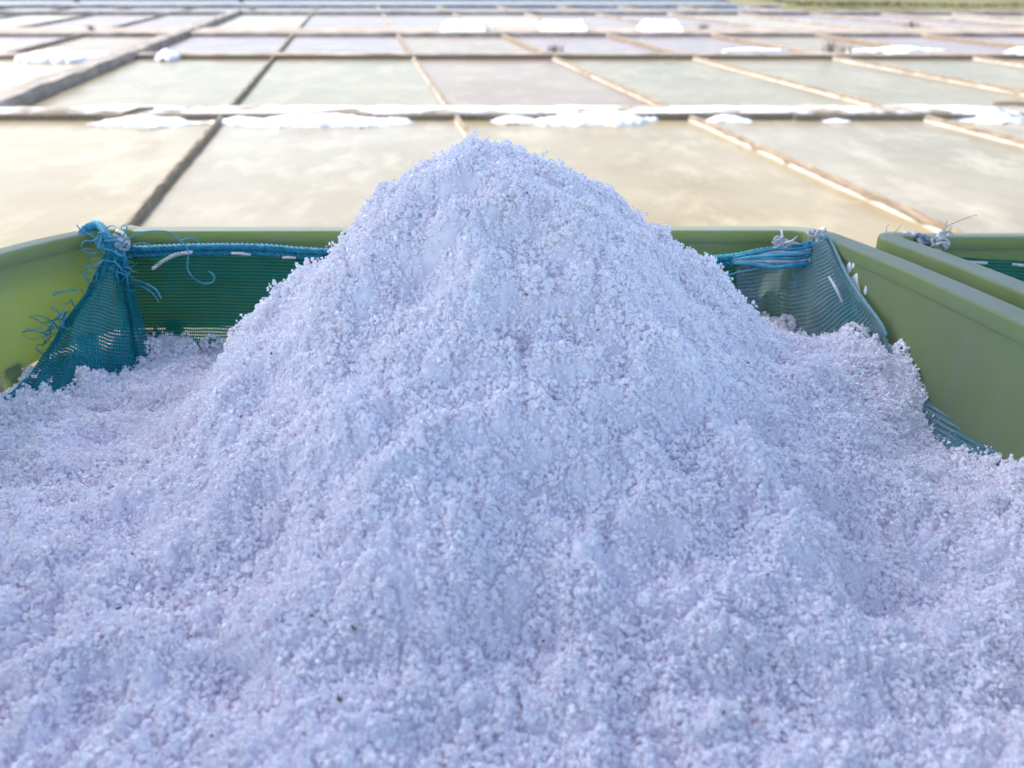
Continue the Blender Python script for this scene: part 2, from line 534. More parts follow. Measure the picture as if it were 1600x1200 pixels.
bank(6.2, 6.07, 6.36, -7, 9, 0.052, M_bank, M_board, 'salt covered plank edged bank behind the cream pans', 3)
bank(10.6, 10.48, 10.74, -11, 13, 0.055, M_bank_tan, M_board, 'low tan bank with brown plank edge behind the greenish pans', 4)
bank(14.9, 14.1, 15.6, -15, 18, 0.06, M_bank_tan, None, 'wide pinkish tan bank carrying three trimmed salt heaps', 5, 0.2)
bank(21.2, 21.0, 21.5, -21, 26, 0.08, M_bank_grey, None, 'dark narrow bank in front of the far blue pans', 6, 0.25)
bank(25.2, 25.0, 25.5, -25, 9, 0.08, M_bank_grey, None, 'first thin grey bank out among the far blue pans', 7, 0.3)
bank(31.4, 31.0, 31.8, -32, 9, 0.10, M_bank_grey, None, 'second thin grey bank out among the far blue pans', 8, 0.4)
bank(42.5, 42, 43, -45, 10, 0.14, M_bank_grey, None, 'third grey bank far across the blue pans', 9, 0.6)
bank(61, 60, 62, -62, 12, 0.3, M_bank_grey, None, 'last grey bank at the far end of the blue pans', 10, 0.8)

# ---- far grassy bank on the right and hills
nx, ny = 120, 50
xs = np.linspace(0, 1, nx); ys = np.linspace(0, 1, ny)
U, Vv = np.meshgrid(xs, ys)
X = 7.3 + U * 90 + Vv * 2
y_edge = 22.6 - np.clip((X - 9) * 0.25, 0, 6) * 0.4
Y = y_edge + Vv * 80
Z = -0.1 + np.clip(np.minimum((Y - y_edge) / 1.2, (X - 7.3 - Vv * 2) / 1.0), 0, 1) * 0.28 + np.clip((Y - 26) / 60, 0, 1) * 2.0 + vnoise(X, Y, 0.35, 11) * 0.12 * Vv
o = mesh('grassy_bank', np.stack([X, Y, Z], -1).reshape(-1, 3), grid_faces(nx, ny),
         simple('dry_grass_ground', [(0.3, (0.16, 0.13, 0.06)), (0.5, (0.20, 0.18, 0.07)), (0.7, (0.12, 0.14, 0.04))], 0.6, 0.9, 0.6, 0.1), smooth=True)
tag(o, kind='structure')
M_grass = simple('dry_grass', [(0.3, (0.20, 0.165, 0.085)), (0.5, (0.15, 0.14, 0.06)), (0.7, (0.28, 0.23, 0.14))], 0.5, 0.8, 0, 0)
V = []; F = []
rr = np.random.default_rng(21)
for k in range(16000):
    x = rr.uniform(7.8, 26); y = rr.uniform(0, 1) ** 1.5 * 16
    ye = 22.6 - min(max((x - 9) * 0.25, 0), 6) * 0.4
    y = ye + 0.5 + y
    z = 0.12 + max(0, (y - 26) / 60) * 2.0
    h = rr.uniform(0.03, 0.12) * (1 + 0.6 * float(vnoise(x, y, 0.7, 12))); a = rr.uniform(0, 6.28); wd = 0.02
    dx, dy = math.cos(a) * wd, math.sin(a) * wd
    lx_, ly_ = rr.normal(0, 0.08), rr.normal(0, 0.08)
    o_ = len(V)
    V += [(x - dx, y - dy, z), (x + dx, y + dy, z), (x + lx_, y + ly_, z + h)]
    F.append((o_, o_ + 1, o_ + 2))
o = mesh('dry_grass', V, F, M_grass)
tag(o, 'dry olive grass covering the far bank', 'grass', kind='stuff')

M_hill = simple('far_hill', [(0.3, (0.05, 0.07, 0.03)), (0.7, (0.11, 0.11, 0.06))], 0.02, 0.95, 0.8, 3)
nx, ny = 160, 14
V = []
for j in range(ny):
    f = j / (ny - 1)
    for i in range(nx):
        an = -2.6 + 5.2 * i / (nx - 1)
        rad = 260 + f * 320
        hh = (f ** 0.8) * (34 + 18 * float(vnoise(an, 0, 1.4, 31)) + 9 * float(vnoise(an, f, 5, 32))) - 1.0
        V.append((math.sin(an) * rad, math.cos(an) * rad, hh))
o = mesh('hills', V, grid_faces(nx, ny), M_hill, smooth=True)
tag(o, kind='structure')

# ================================================================== SALT HEAPS OUT ON THE PANS
def mound(x, y, z, lx_, ly_, h, label, group=None, seed=0, flat=0.35, name='salt_heap', cat='salt heap'):
    """a loose heap: ragged height sheet with a skirt below the ground"""
    nu, nv = 64, 22
    U, Vv = np.meshgrid(np.linspace(-1.15, 1.15, nu), np.linspace(-1.15, 1.15, nv))
    px = U * lx_ / 2; py = Vv * ly_ / 2
    wob = 1 + 0.28 * vnoise(px * 4.0, py * 4, 1.3, seed % 30) + 0.15 * vnoise(px, py, 17, (seed + 5) % 30)
    rr_ = (np.abs(U) ** 2.4 + np.abs(Vv) ** 2.0) ** 0.5 * wob
    f = np.clip(1 - rr_, -0.2, 1)
    pw = 0.8
    if flat <= 0:
        f = np.minimum(np.clip((1 - np.abs(U)) / 0.16, -0.1, 1), np.clip((1 - np.abs(Vv)) / 0.9, -0.1, 1)) + 0.05 * vnoise(px, py, 5, seed % 30)
        f = np.where((np.abs(U) > 1) | (np.abs(Vv) > 1), -0.1, np.clip(f, 0.02, 1.1))
    hz = np.sign(f) * np.abs(f) ** pw * h * (1 + 0.5 * vnoise(px, py * 2, 5, (seed + 3) % 30) * (1 if flat > 0 else 0.3)) + (vnoise(px, py, 34, (seed + 9) % 30) * 0.12 * h) * (f > 0)
    hz = np.where(f <= 0, -0.03, hz)
    G = np.stack([px, py, hz], -1).reshape(-1, 3)
    F = [q for q in grid_faces(nu, nv) if max(G[i][2] for i in q) > -0.02]
    o = mesh(name, G, F, M_white_salt, smooth=True)
    o.location = (x, y, z)
    tag(o, label, cat, group)
    return o

def px_ground(x, y, z=0.0):
    """bearing and dip (in survey units) to a place on height z, as a world x, y"""
    c, s = math.cos(R(28.4)), math.sin(R(28.4))
    u = (x - 800) / 1200; v = (y - 600) / 1200
    d = (u, c - v * s, -s - v * c)
    t = (z - 1.0) / d[2]
    return d[0] * t, d[1] * t

heaps = [
 (228, 193, 160, 0.30, 0.055, 'small salt drift against the plank bank near the broad walkway'),
 (490, 191, 300, 0.34, 0.060, 'longest low salt drift lying along the plank bank'),
 (800, 189, 70, 0.20, 0.035, 'short low salt drift beside the big ragged one on the plank bank'),
 (930, 190, 190, 0.36, 0.075, 'big ragged salt drift in the middle of the plank bank'),
 (1135, 188, 70, 0.16, 0.04, 'small salt lump at a divider end on the plank bank'),
 (1305, 189, 50, 0.12, 0.03, 'tiny salt lump at the bare stretch of the plank bank'),
 (1540, 184, 190, 0.40, 0.07, 'wide salt drift on the plank bank below a loose stick'),
]
for k, (x, y, wpx, ly_, h, lab) in enumerate(heaps):
    X0, Y0 = px_ground(x, y)
    mound(X0, Y0 - 0.02, 0.0, wpx / 1200 * 5.75, ly_, h, lab, seed=k, name='salt_drift', cat='salt drift')
tops = [(150, 174, 210, 'thin salt crust heap on the bank top near the broad walkway'), (560, 173, 380, 'long salt crust heap on top of the plank bank'),
        (860, 172, 330, 'salt crust heap on the bank top behind the big ragged drift'), (1150, 173, 180, 'salt crust heap on the bank top above a pan divider')]
for k, (x, y, wpx, lab) in enumerate(tops):
    X0, Y0 = px_ground(x, y + 4, 0.08)
    mound(X0, 6.24, 0.044, wpx / 1200 * 5.9, 0.17, 0.026, lab, seed=20 + k, name='salt_drift', cat='salt drift')
for k, (x, y, wpx, ly_, h, lab) in enumerate([
 (100, 94, 130, 0.6, 0.09, 'bulky white salt heap on the tan bank left of the broad walkway'),
 (264, 93, 32, 0.4, 0.07, 'small pointed salt heap on the tan bank right of the broad walkway'),
 (1405, 89, 46, 0.3, 0.07, 'small rounded salt heap at the grassy part of the tan bank'),
 (1395, 83, 150, 0.2, 0.04, 'long thin salt streak on top of the tan bank'),
 (1180, 83, 100, 0.15, 0.03, 'faint thin salt streak on the tan bank before the lilac pans'),
 (1590, 90, 50, 0.3, 0.07, 'salt heap at the end of the tan bank beside the thin streak')]):
    X0, Y0 = px_ground(x, y)
    mound(X0, Y0, 0.036, wpx / 1200 * 9.6, ly_, h, lab, seed=40 + k)
for k, (x, wpx, lab) in enumerate([(725, 72, 'trimmed white salt heap on the wide bank, farthest from the grassy bank'),
                                   (880, 72, 'trimmed white salt heap on the wide bank, middle one of three'),
                                   (1031, 62, 'trimmed white salt heap on the wide bank, closest to the grassy bank')]):
    X0, Y0 = px_ground(x, 53)
    mound(X0, 14.75, 0.04, wpx / 1200 * 13.4, 0.9, 0.16, lab, 'three trimmed heaps on the wide bank', seed=60 + k, flat=-0.45)

# loose sticks on the plank bank
for k, (x, y, ln, an, lab) in enumerate([(1580, 166, 0.24, -0.55, 'short loose stick lying on the wide salt drift'), (218, 177, 0.22, 0.9, 'short loose stick poking out of the small salt drift')]):
    X0, Y0 = px_ground(x, y, 0.10)
    p = [(X0 - math.cos(an) * ln / 2, Y0 - math.sin(an) * ln / 2, 0.11), (X0, Y0, 0.125), (X0 + math.cos(an) * ln / 2, Y0 + math.sin(an) * ln / 2, 0.12)]
    v, f = tube_data(p, [0.016, 0.02, 0.014], 6)
    tag(mesh('stick', v, f, M_board), lab, 'stick')

# dry weeds on the banks
M_weed = simple('dry_weed', [(0.3, (0.12, 0.09, 0.04)), (0.7, (0.26, 0.20, 0.11))], 30, 0.9, 0, 0)
def weed(x, y, z, n, h, lab, seed):
    rr = np.random.default_rng(seed)
    D = []
    for k in range(n):
        a = rr.uniform(0, 6.28); s = rr.uniform(0.2, 0.6); hh = h * rr.uniform(0.5, 1)
        bx, by = rr.normal(0, 0.05), rr.normal(0, 0.03)
        D.append(tube_data([(bx, by, -0.02), (bx + math.cos(a) * s * hh * .3, by + math.sin(a) * s * hh * .3, hh * .55), (bx + math.cos(a) * s * hh, by + math.sin(a) * s * hh, hh)], [0.006, 0.005, 0.002], 3))
    v, f = join(D)
    o = mesh('dry_weed', v, f, M_weed)
    o.location = (x, y, z)
    tag(o, lab, 'weed')
for k, (x, y, zz, n, h, lab) in enumerate([
 (866, 88, 0.09, 40, 0.16, 'small dry weed tuft where a divider meets the tan bank'),
 (1296, 87, 0.09, 45, 0.22, 'taller dry weed tuft beside the thin salt streak'),
 (1320, 88, 0.09, 30, 0.16, 'low dry weed tuft right next to the taller one'),
 (1098, 51, 0.08, 50, 0.2, 'dry weed tuft on the wide bank past the third salt heap'),
 (1422, 47, 0.08, 60, 0.2, 'dark dry weed tuft on the wide bank near the grassy side'),
 (145, 53, 0.08, 40, 0.2, 'dry weed tuft on the wide bank left of the broad walkway'),
 (122, 8, 0.12, 50, 0.3, 'dark weed clump on the first thin grey bank'),
 (378, 8, 0.12, 50, 0.3, 'lone dark weed clump on the thin grey bank beyond the walkway end')]):
    X0, Y0 = px_ground(x, y)
    weed(X0, Y0, zz - 0.03, n // 2, h * 0.6, lab, 700 + k)

# ================================================================== CRATES
H_CR = 0.30
class Crate:
    def __init__(s, name, loc, label, WL, WR, D, bl, al, br, ar, group):
        s.root = empty(name, loc, (R(-6), 0, 0))
        tag(s.root, label, 'crate', group)
        s.WL, s.WR, s.D, s.bl, s.al, s.br, s.ar = WL, WR, D, bl, al, br, ar
        s.build()
    def uL(s, v): return s.WL - s.bl * (1 - math.exp(v / s.al)) * (1 - math.exp((-s.D - v) / s.al))
    def uR(s, v): return s.WR + s.br * (1 - math.exp(v / s.ar)) * (1 - math.exp((-s.D - v) / s.ar))
    def build(s):
        r = 0.014
        n = 40
        def lin(a, b): return [a + (b - a) * k / n for k in range(n + 1)]
        sides = []
        sides.append([(u, 0.0) for u in lin(s.WL + r, s.WR - r)])                      # rear, left to right
        sides.append([(s.uR(v), v) for v in lin(-r, -s.D + r)])                        # right
        sides.append([(u, -s.D) for u in lin(s.WR - r, s.WL + r)])                     # front
        sides.append([(s.uL(v), v) for v in lin(-s.D + r, -r)])                        # left
        corners = [(s.WR, 0), (s.WR, -s.D), (s.WL, -s.D), (s.WL, 0)]
        path = []; s.rng = []
        for k in range(4):
            a = len(path)
            path += sides[k]
            s.rng.append((a, len(path) - 1))
            p0 = sides[k][-1]; p1 = corners[k]; p2 = sides[(k + 1) % 4][0]
            for q in range(1, 6):
                t = q / 6
                path.append(((1 - t) ** 2 * p0[0] + 2 * t * (1 - t) * p1[0] + t * t * p2[0], (1 - t) ** 2 * p0[1] + 2 * t * (1 - t) * p1[1] + t * t * p2[1]))
        P = np.array(path); m = len(P)
        T = np.roll(P, -1, 0) - np.roll(P, 1, 0)
        T /= np.linalg.norm(T, axis=1)[:, None]
        Nn = np.stack([-T[:, 1], T[:, 0]], 1)     # outward (path runs clockwise seen from above)
        s.P, s.N = P, Nn
        # rim: closed profile swept round
        prof = [(0.0, -0.0095), (0.0, -0.0018), (0.0004, -0.0006), (0.0016, 0.0), (0.0152, 0.0), (0.0164, -0.0006), (0.0168, -0.0018), (0.0168, -0.0095), (0.0145, -0.0095), (0.0140, -0.0040), (0.0042, -0.0040), (0.0040, -0.0095)]
        k = len(prof)
        wav = vnoise(np.arange(m) * 0.05, 0, 1.0, 8) * 0.0012
        V = []; F = []
        for i in range(m):
            for (a, h) in prof:
                V.append((P[i, 0] + Nn[i, 0] * a, P[i, 1] + Nn[i, 1] * a, H_CR + h + wav[i]))
        for i in range(m):
            j = (i + 1) % m
            for q in range(k):
                q2 = (q + 1) % k
                F.append((i * k + q, j * k + q, j * k + q2, i * k + q2))
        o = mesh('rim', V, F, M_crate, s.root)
        # walls
        for w_ in range(4):
            s.wall(w_)
        # floor
        fz = 0.012
        idx = [s.rng[0][0], s.rng[0][1], s.rng[1][0], s.rng[1][1], s.rng[2][0], s.rng[2][1], s.rng[3][0], s.rng[3][1]]
        q = [s.at(i, 0.27) for i in idx]
        V = [(a[0], a[1], 0.0) for a in q] + [(a[0], a[1], fz) for a in q]
        n8 = len(q)
        F = [tuple(range(n8)), tuple(range(2 * n8 - 1, n8 - 1, -1))] + [(i, (i + 1) % n8, n8 + (i + 1) % n8, n8 + i) for i in range(n8)]
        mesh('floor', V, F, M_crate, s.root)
    def at(s, f, d, off=0.0):
        i = int(math.floor(f)) % len(s.P); j = (i + 1) % len(s.P); t = f - math.floor(f)
        p = s.P[i] * (1 - t) + s.P[j] * t; nn = s.N[i] * (1 - t) + s.N[j] * t
        a = 0.0016 - 0.07 * d + off
        return (p[0] + nn[0] * a, p[1] + nn[1] * a, H_CR - d)
    def wall(s, w_):
        a, b = s.rng[w_]
        a -= 3.05; b += 3.05
        D = []
        solid = {0: 0.076, 3: 0.075}.get(w_, 0.088)
        def strip(q, th, n=1):
            # q: four (f,d) corners: A top-left, B top-right, C bottom-right, D bottom-left
            V = []; F = []
            for k in range(n + 1):
                t = k / n
                tp = (q[0][0] * (1 - t) + q[1][0] * t, q[0][1] * (1 - t) + q[1][1] * t)
                bt = (q[3][0] * (1 - t) + q[2][0] * t, q[3][1] * (1 - t) + q[2][1] * t)
                V += [s.at(tp[0], tp[1]), s.at(bt[0], bt[1]), s.at(bt[0], bt[1], th), s.at(tp[0], tp[1], th)]
            for k in range(n):
                o = k * 4
                for e in range(4):
                    F.append((o + e, o + (e + 1) % 4, o + 4 + (e + 1) % 4, o + 4 + e))
            F.append((0, 1, 2, 3)); F.append((n * 4 + 3, n * 4 + 2, n * 4 + 1, n * 4))
            D.append((V, F))
        strip([(a, 0.008), (b, 0.008), (b, solid), (a, solid)], 0.0045, 44)
        strip([(a, 0.235), (b, 0.235), (b, 0.285), (a, 0.285)], 0.0045, 44)
        nt_ = 10
        step = (b - a) / nt_
        wb = step * 0.10
        for k in range(nt_):
            f0 = a + k * step
            strip([(f0 - wb + step * .0, solid - 0.004), (f0 + wb, solid - 0.004), (f0 + step / 2 + wb, 0.238), (f0 + step / 2 - wb, 0.238)], 0.0036, 3)
            strip([(f0 + step - wb, solid - 0.004), (f0 + step + wb, solid - 0.004), (f0 + step / 2 + wb, 0.239), (f0 + step / 2 - wb, 0.239)], 0.0030, 3)
        V, F = join(D)
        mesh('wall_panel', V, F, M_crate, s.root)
c6, s6 = math.cos(R(6)), math.sin(R(6))
def crate_loc(x, y, z):     # rear rim centre -> base of the empty
    return (x, y - H_CR * s6, z - H_CR * c6)
crate1 = Crate('plastic_crate', crate_loc(0, 0.570, 0.8255), 'green plastic crate heaped with white salt', -0.303, 0.224, 0.62, 0.042, 0.06, 0.075, 0.36, 'green crates')
crate2 = Crate('plastic_crate', crate_loc(0.575, 0.551, 0.8265), 'green plastic crate with only a netted corner showing beside the heaped crate', -0.292, 0.235, 0.62, -0.018, 0.09, 0.0, 0.1, 'green crates')

# dried salt smear on the inner wall of the heaped crate
def smear(u_list, name, parent_crate, seed):
    rr = np.random.default_rng(seed)
    D = []
    for (f, d, sz) in u_list:
        nn = 9
        c = parent_crate.at(f, d, -0.0006)
        V = [Vector(c)]
        for k in range(nn):
            a = 2 * math.pi * k / nn
            q = parent_crate.at(f + math.cos(a) * sz * 95 * rr.uniform(.5, 1.2), d + math.sin(a) * sz * 1.9 * rr.uniform(.6, 1.3), 0.0004)
            V.append(Vector(q))
        V[0] = V[0] + (V[0] - sum(V[1:], Vector()) / nn) * 0.4
        D.append((V, [(0, 1 + k, 1 + (k + 1) % nn) for k in range(nn)]))
    v, f = join(D)
    return mesh(name, v, f, M_white_salt, parent_crate.root, smooth=True)
fr = crate1.rng[1][0]
smear([(fr + 3.2, 0.016, 0.0035), (fr + 3.9, 0.022, 0.0055), (fr + 4.3, 0.032, 0.006), (fr + 3.5, 0.011, 0.0022), (fr + 4.9, 0.024, 0.0022), (fr + 4.6, 0.040, 0.003)], 'salt_smear', crate1, 5)

# ================================================================== NET LINER
cc, ss = math.cos(R(28.4)), math.sin(R(28.4))
def sk(x, y, Y):
    """bearing and dip (in survey units) to a world point Y metres ahead"""
    u = (x - 800) / 1200; v = (y - 600) / 1200
    d = (u, cc - v * ss, -ss - v * cc)
    t = Y / d[1]
    return (d[0] * t, Y, 1.0 + d[2] * t)

def sheet(name, cols, nu, nv, mat, parent, pleat=0.0, pf=9.0, seed=0, uvs=None):
    """cols: control columns (each top to bottom) -> smooth cloth"""
    C = [catmull(c, np.linspace(0, 1, nv)) for c in cols]          # each (nv,3)
    C = np.array(C)                                                # ncol,nv,3
    G = np.array([catmull(C[:, j], np.linspace(0, 1, nu)) for j in range(nv)])   # nv,nu,3
    du = np.gradient(G, axis=1); dv = np.gradient(G, axis=0)
    nn = np.cross(du, dv); nn /= (np.linalg.norm(nn, axis=2)[..., None] + 1e-12)
    U, Vv = np.meshgrid(np.linspace(0, 1, nu), np.linspace(0, 1, nv))
    amp = pleat * (np.sin(U * pf * 2 * math.pi + vnoise(U, Vv, 3, seed) * 2.0) * 0.6 + vnoise(U * 8, Vv * 2, 1, seed + 1) * 0.6)
    G = G + nn * amp[..., None]
    lu = np.cumsum(np.linalg.norm(np.diff(G, axis=1, prepend=G[:, :1]), axis=2), axis=1)
    lv = np.cumsum(np.linalg.norm(np.diff(G, axis=0, prepend=G[:1]), axis=2), axis=0)
    lu = lu - lu.mean(axis=1, keepdims=True) if uvs == 'fan' else lu
    if uvs == 'fan':   # threads follow the cloth: equal spacing at every height
        lu = np.repeat(lu[nv // 2][None], nv, 0)
    return mesh(name, G.reshape(-1, 3), grid_faces(nu, nv), mat, parent, smooth=True, uv=np.stack([lu, lv], -1).reshape(-1, 2))

net = empty('net_liner', (0.0, 0.55, 0.53))
tag(net, 'frayed blue green net liner inside the salt filled crate', 'net')
off = Vector(net.location)
def L(p): return tuple(Vector(p) - off)
def Ls(cols): return [[L(p) for p in c] for c in cols]

# rear panel hangs just inside the rear wall
cols = []
for x in (182, 300, 480, 700, 900, 1130, 1188):
    dy = {182: 2, 300: 0, 480: 4, 700: 8, 900: 10, 1130: 13, 1188: 4}[x]
    cols.append([sk(x, 390 + dy, 0.5625), sk(x, 440, 0.5575), sk(x + (800 - x) * 0.01, 510, 0.551), sk(x + (800 - x) * .03, 620, 0.542)])
sheet('rear_panel', Ls(cols), 140, 26, M_net_green, net, 0.0012, 7, 3)
# hem rope along the top of the rear panel
def rope(name, pts, r, n, mat, parent, strands=3, twist=90):
    P = catmull(pts, np.linspace(0, 1, n))
    ln = np.cumsum(np.linalg.norm(np.diff(P, axis=0, prepend=P[:1]), axis=1))
    D = []
    for k in range(strands):
        a = ln * twist * 2 * math.pi / 1.0 + 2 * math.pi * k / strands
        Q = P + np.stack([np.zeros_like(a), np.cos(a), np.sin(a)], 1) * r * 0.55
        D.append(tube_data(Q, r * 0.62, 5))
    v, f = join(D)
    return mesh(name, v, f, mat, parent, smooth=True)
hem = [sk(165, 386, .556), sk(210, 389, .560), sk(300, 386, .5605), sk(400, 386, .5605), sk(490, 392, .5605), sk(700, 398, .5605), sk(1000, 406, .5605), sk(1130, 403, .558), sk(1190, 393, .553), sk(1240, 388, .547), sk(1272, 380, .541)]
rope('hem_rope', [L(p) for p in hem], 0.0026, 260, M_rope, net)
hem2 = [(p[0], p[1] - 0.001, p[2] - 0.0042) for p in hem]
rope('hem_rope', [L(p) for p in hem2], 0.0020, 260, M_rope, net, 2, 120)

# right corner: the cloth turns the corner and sags down the right wall
cols = [
 [sk(1150, 400, .556), sk(1152, 460, .552), sk(1158, 520, .546), sk(1165, 600, .538)],
 [sk(1196, 392, .552), sk(1190, 450, .549), sk(1188, 510, .543), sk(1190, 600, .535)],
 [sk(1232, 392, .546), sk(1222, 445, .548), sk(1215, 500, .543), sk(1222, 600, .532)],
 [sk(1262, 388, .536), sk(1252, 430, .524), sk(1268, 490, .505), sk(1305, 610, .478)],
 [sk(1276, 376, .535), sk(1298, 432, .508), sk(1336, 498, .472), sk(1376, 600, .436)],
 [sk(1296, 374, .538), sk(1328, 438, .496), sk(1372, 500, .450), sk(1418, 592, .405)],
]
sheet('right_corner_fold', Ls(cols), 110, 60, M_net_grey, net, 0.0022, 5, 5, 'fan')
# hem of the corner fold
hp = [sk(1286, 372, .536), sk(1298, 378, .533), sk(1328, 438, .494), sk(1372, 500, .448), sk(1384, 522, .437)]
rope('hem_rope', [L(p) for p in hp], 0.0016, 90, M_net_grey, net, 3, 140)
# net lying along the right wall, half buried
cols = []
for (x, y, Y) in ((1400, 550, .432), (1450, 580, .402), (1530, 622, .362), (1600, 652, .330), (1680, 690, .30), (1800, 740, .26)):
    a = Vector(sk(x, y, Y)); 
    cols.append([tuple(a), tuple(a + Vector((-0.006, -0.004, -0.012))), tuple(a + Vector((-0.020, -0.010, -0.03))), tuple(a + Vector((-0.03, -0.014, -0.07)))])
sheet('right_side_panel', Ls(cols), 60, 16, M_net_grey, net, 0.001, 5, 9)

# white stitches on the hems
def stitch(a, b, r=0.0011):
    a = Vector(a); b = Vector(b); m_ = (a + b) / 2 + Vector((0, -0.0012, 0.0008))
    v, f = tube_data([L(a), L(m_), L(b)], [r * .8, r, r * .8], 6)
    mesh('white_stitch', v, f, M_twine, net, smooth=True)
stitch(sk(1295, 432, .502), sk(1316, 472, .480)); stitch(sk(1333, 504, .460), sk(1360, 528, .442))
stitch(sk(1188, 407, .543), sk(1216, 404, .541)); stitch(sk(362, 396, .553), sk(392, 398, .553)); stitch(sk(442, 403, .553), sk(462, 403, .553))
# braided white cord at the left end of the hem
bp = [sk(238, 420, .548), sk(258, 406, .550), sk(275, 398, .552), sk(300, 394, .553)]
rope('white_cord', [L(p) for p in bp], 0.0013, 40, M_twine, net, 2, 200)

# left corner: dark fold and the blue cloth spreading down the left wall
cols = [
 [sk(196, 396, .548), sk(206, 440, .541), sk(220, 490, .533), sk(252, 600, .516)],
 [sk(186, 398, .542), sk(196, 440, .530), sk(206, 490, .519), sk(222, 600, .502)],
 [sk(180, 398, .546), sk(186, 440, .540), sk(200, 490, .530), sk(205, 600, .508)],
]
sheet('left_corner_fold', Ls(cols), 40, 50, M_net_blue, net, 0.0012, 3, 13, 'fan')
cols = [
 [sk(188, 400, .540), sk(190, 440, .536), sk(204, 490, .526), sk(212, 600, .500)],
 [sk(182, 398, .534), sk(176, 440, .524), sk(172, 490, .506), sk(178, 600, .478)],
 [sk(175, 396, .534), sk(158, 440, .516), sk(134, 500, .490), sk(120, 610, .455)],
 [sk(168, 398, .540), sk(142, 455, .520), sk(96, 522, .487), sk(62, 620, .440)],
 [sk(164, 402, .546), sk(132, 470, .520), sk(74, 552, .478), sk(18, 640, .425)],
]
sheet('left_side_panel', Ls(cols), 110, 70, M_net_blue, net, 0.0030, 4, 17, 'fan')
cols = []
for (x, y, Y) in ((40, 590, .452), (10, 618, .428), (-60, 660, .39), (-160, 720, .34)):
    a = Vector(sk(x, y, Y))
    cols.append([tuple(a), tuple(a + Vector((0.006, -0.004, -0.012))), tuple(a + Vector((0.02, -0.01, -0.03))), tuple(a + Vector((0.03, -0.014, -0.07)))])
sheet('left_buried_panel', Ls(cols), 50, 16, M_net_blue, net, 0.001, 5, 19)

def wander(p, d, n, step, jit, rr, grav=0.0):
    p = Vector(p); d = Vector(d).normalized()
    out = [p.copy()]
    for k in range(n):
        d = (d + Vector(rr.normal(0, jit, 3)) + Vector((0, 0, -grav))).normalized()
        p = p + d * step
        out.append(p.copy())
    return out
def smooth_pts(pts, n):
    return catmull(np.array([tuple(p) for p in pts]), np.linspace(0, 1, n))
rr = np.random.default_rng(99)
# frayed threads of the left corner
D = []
for k in range(46):
    t = rr.uniform(0, 1)
    base = Vector(sk(160 + 22 * t + rr.normal(0, 5), 366 + 60 * t + rr.normal(0, 6), 0.545 - 0.012 * t))
    d = Vector((rr.normal(0.1, 0.6), -0.35, rr.normal(-0.3, 0.7)))
    pts = wander(base, d, 7, rr.uniform(0.0018, 0.0048), 0.55, rr, 0.03)
    D.append(tube_data([L(p) for p in smooth_pts(pts, 16)], rr.uniform(0.0004, 0.0010), 4, True))
for k in range(34):
    t = rr.uniform(0, 1)
    base = Vector(sk(152 - 90 * t + rr.normal(0, 4), 430 + 110 * t + rr.normal(0, 5), 0.522 - 0.045 * t))
    d = Vector((rr.normal(-0.3, 0.5), -0.3, rr.normal(0.2, 0.4)))
    pts = wander(base, d, 6, rr.uniform(0.0015, 0.0045), 0.45, rr, 0.02)
    D.append(tube_data([L(p) for p in smooth_pts(pts, 14)], rr.uniform(0.0003, 0.0008), 4, True))
v, f = join(D)
o = mesh('frayed_threads', v, f, M_strand, net, smooth=True); o['kind'] = 'stuff'
# rope of gathered net that goes over the rim at the left corner
gp = [sk(128, 366, .552), sk(136, 358, .560), sk(150, 352, .566), sk(160, 357, .562), sk(168, 370, .552), sk(176, 388, .545), sk(184, 410, .541), sk(182, 430, .538)]
rope('gathered_net', [L(p) for p in gp], 0.0036, 80, M_strand, net, 5, 45)
gp = [sk(160, 372, .548), sk(172, 388, .543), sk(186, 396, .541), sk(196, 412, .539), sk(188, 432, .536), sk(196, 452, .532)]
rope('gathered_net', [L(p) for p in gp], 0.0028, 80, M_rope, net, 4, 60)
# long loose threads
def thread(ctrl, r, mat=M_strand, name='loose_thread', parent=net):
    P = catmull([L(p) for p in ctrl], np.linspace(0, 1, 44))
    v, f = tube_data(P, r, 5)
    mesh(name, v, f, mat, parent, smooth=True)
thread([sk(200, 372, .55), sk(225, 362, .552), sk(262, 362, .55), sk(282, 376, .547), sk(294, 392, .545), sk(293, 420, .542), sk(305, 436, .54), sk(320, 443, .54), sk(333, 440, .54), sk(334, 430, .54), sk(326, 424, .54)], 0.0005)
thread([sk(205, 382, .55), sk(228, 380, .546), sk(236, 388, .545)], 0.0005)
thread([sk(207, 438, .536), sk(225, 442, .53), sk(243, 452, .528), sk(252, 466, .528)], 0.0007)
thread([sk(206, 446, .536), sk(222, 448, .53), sk(238, 458, .528), sk(248, 472, .528)], 0.0006)
thread([sk(280, 376, .547), sk(300, 372, .546), sk(312, 380, .546)], 0.0004)
thread([sk(1130, 432, .545), sk(1160, 424, .54), sk(1195, 419, .537), sk(1232, 414, .53), sk(1240, 430, .525), sk(1243, 448, .52)], 0.0005)
thread([sk(1220, 386, .54), sk(1250, 382, .537), sk(1272, 386, .535)], 0.0006)
# gathered bundles between the two ties of the right corner
for k in range(7):
    y = 390 + k * 5
    thread([sk(1140, 404 + k * 1.2, .5575), sk(1176, y * .6 + 162 + rr.normal(0, 1), .548 - .001 * k), sk(1210, y + rr.normal(0, 1.5), .538 - .002 * k), sk(1240, y - 2 + rr.normal(0, 1.5), .532 - .002 * k), sk(1268, y - 6 + rr.normal(0, 1), .532)], 0.0014, [M_rope, M_twine_grey, M_strand][k % 3], 'gathered_strand')

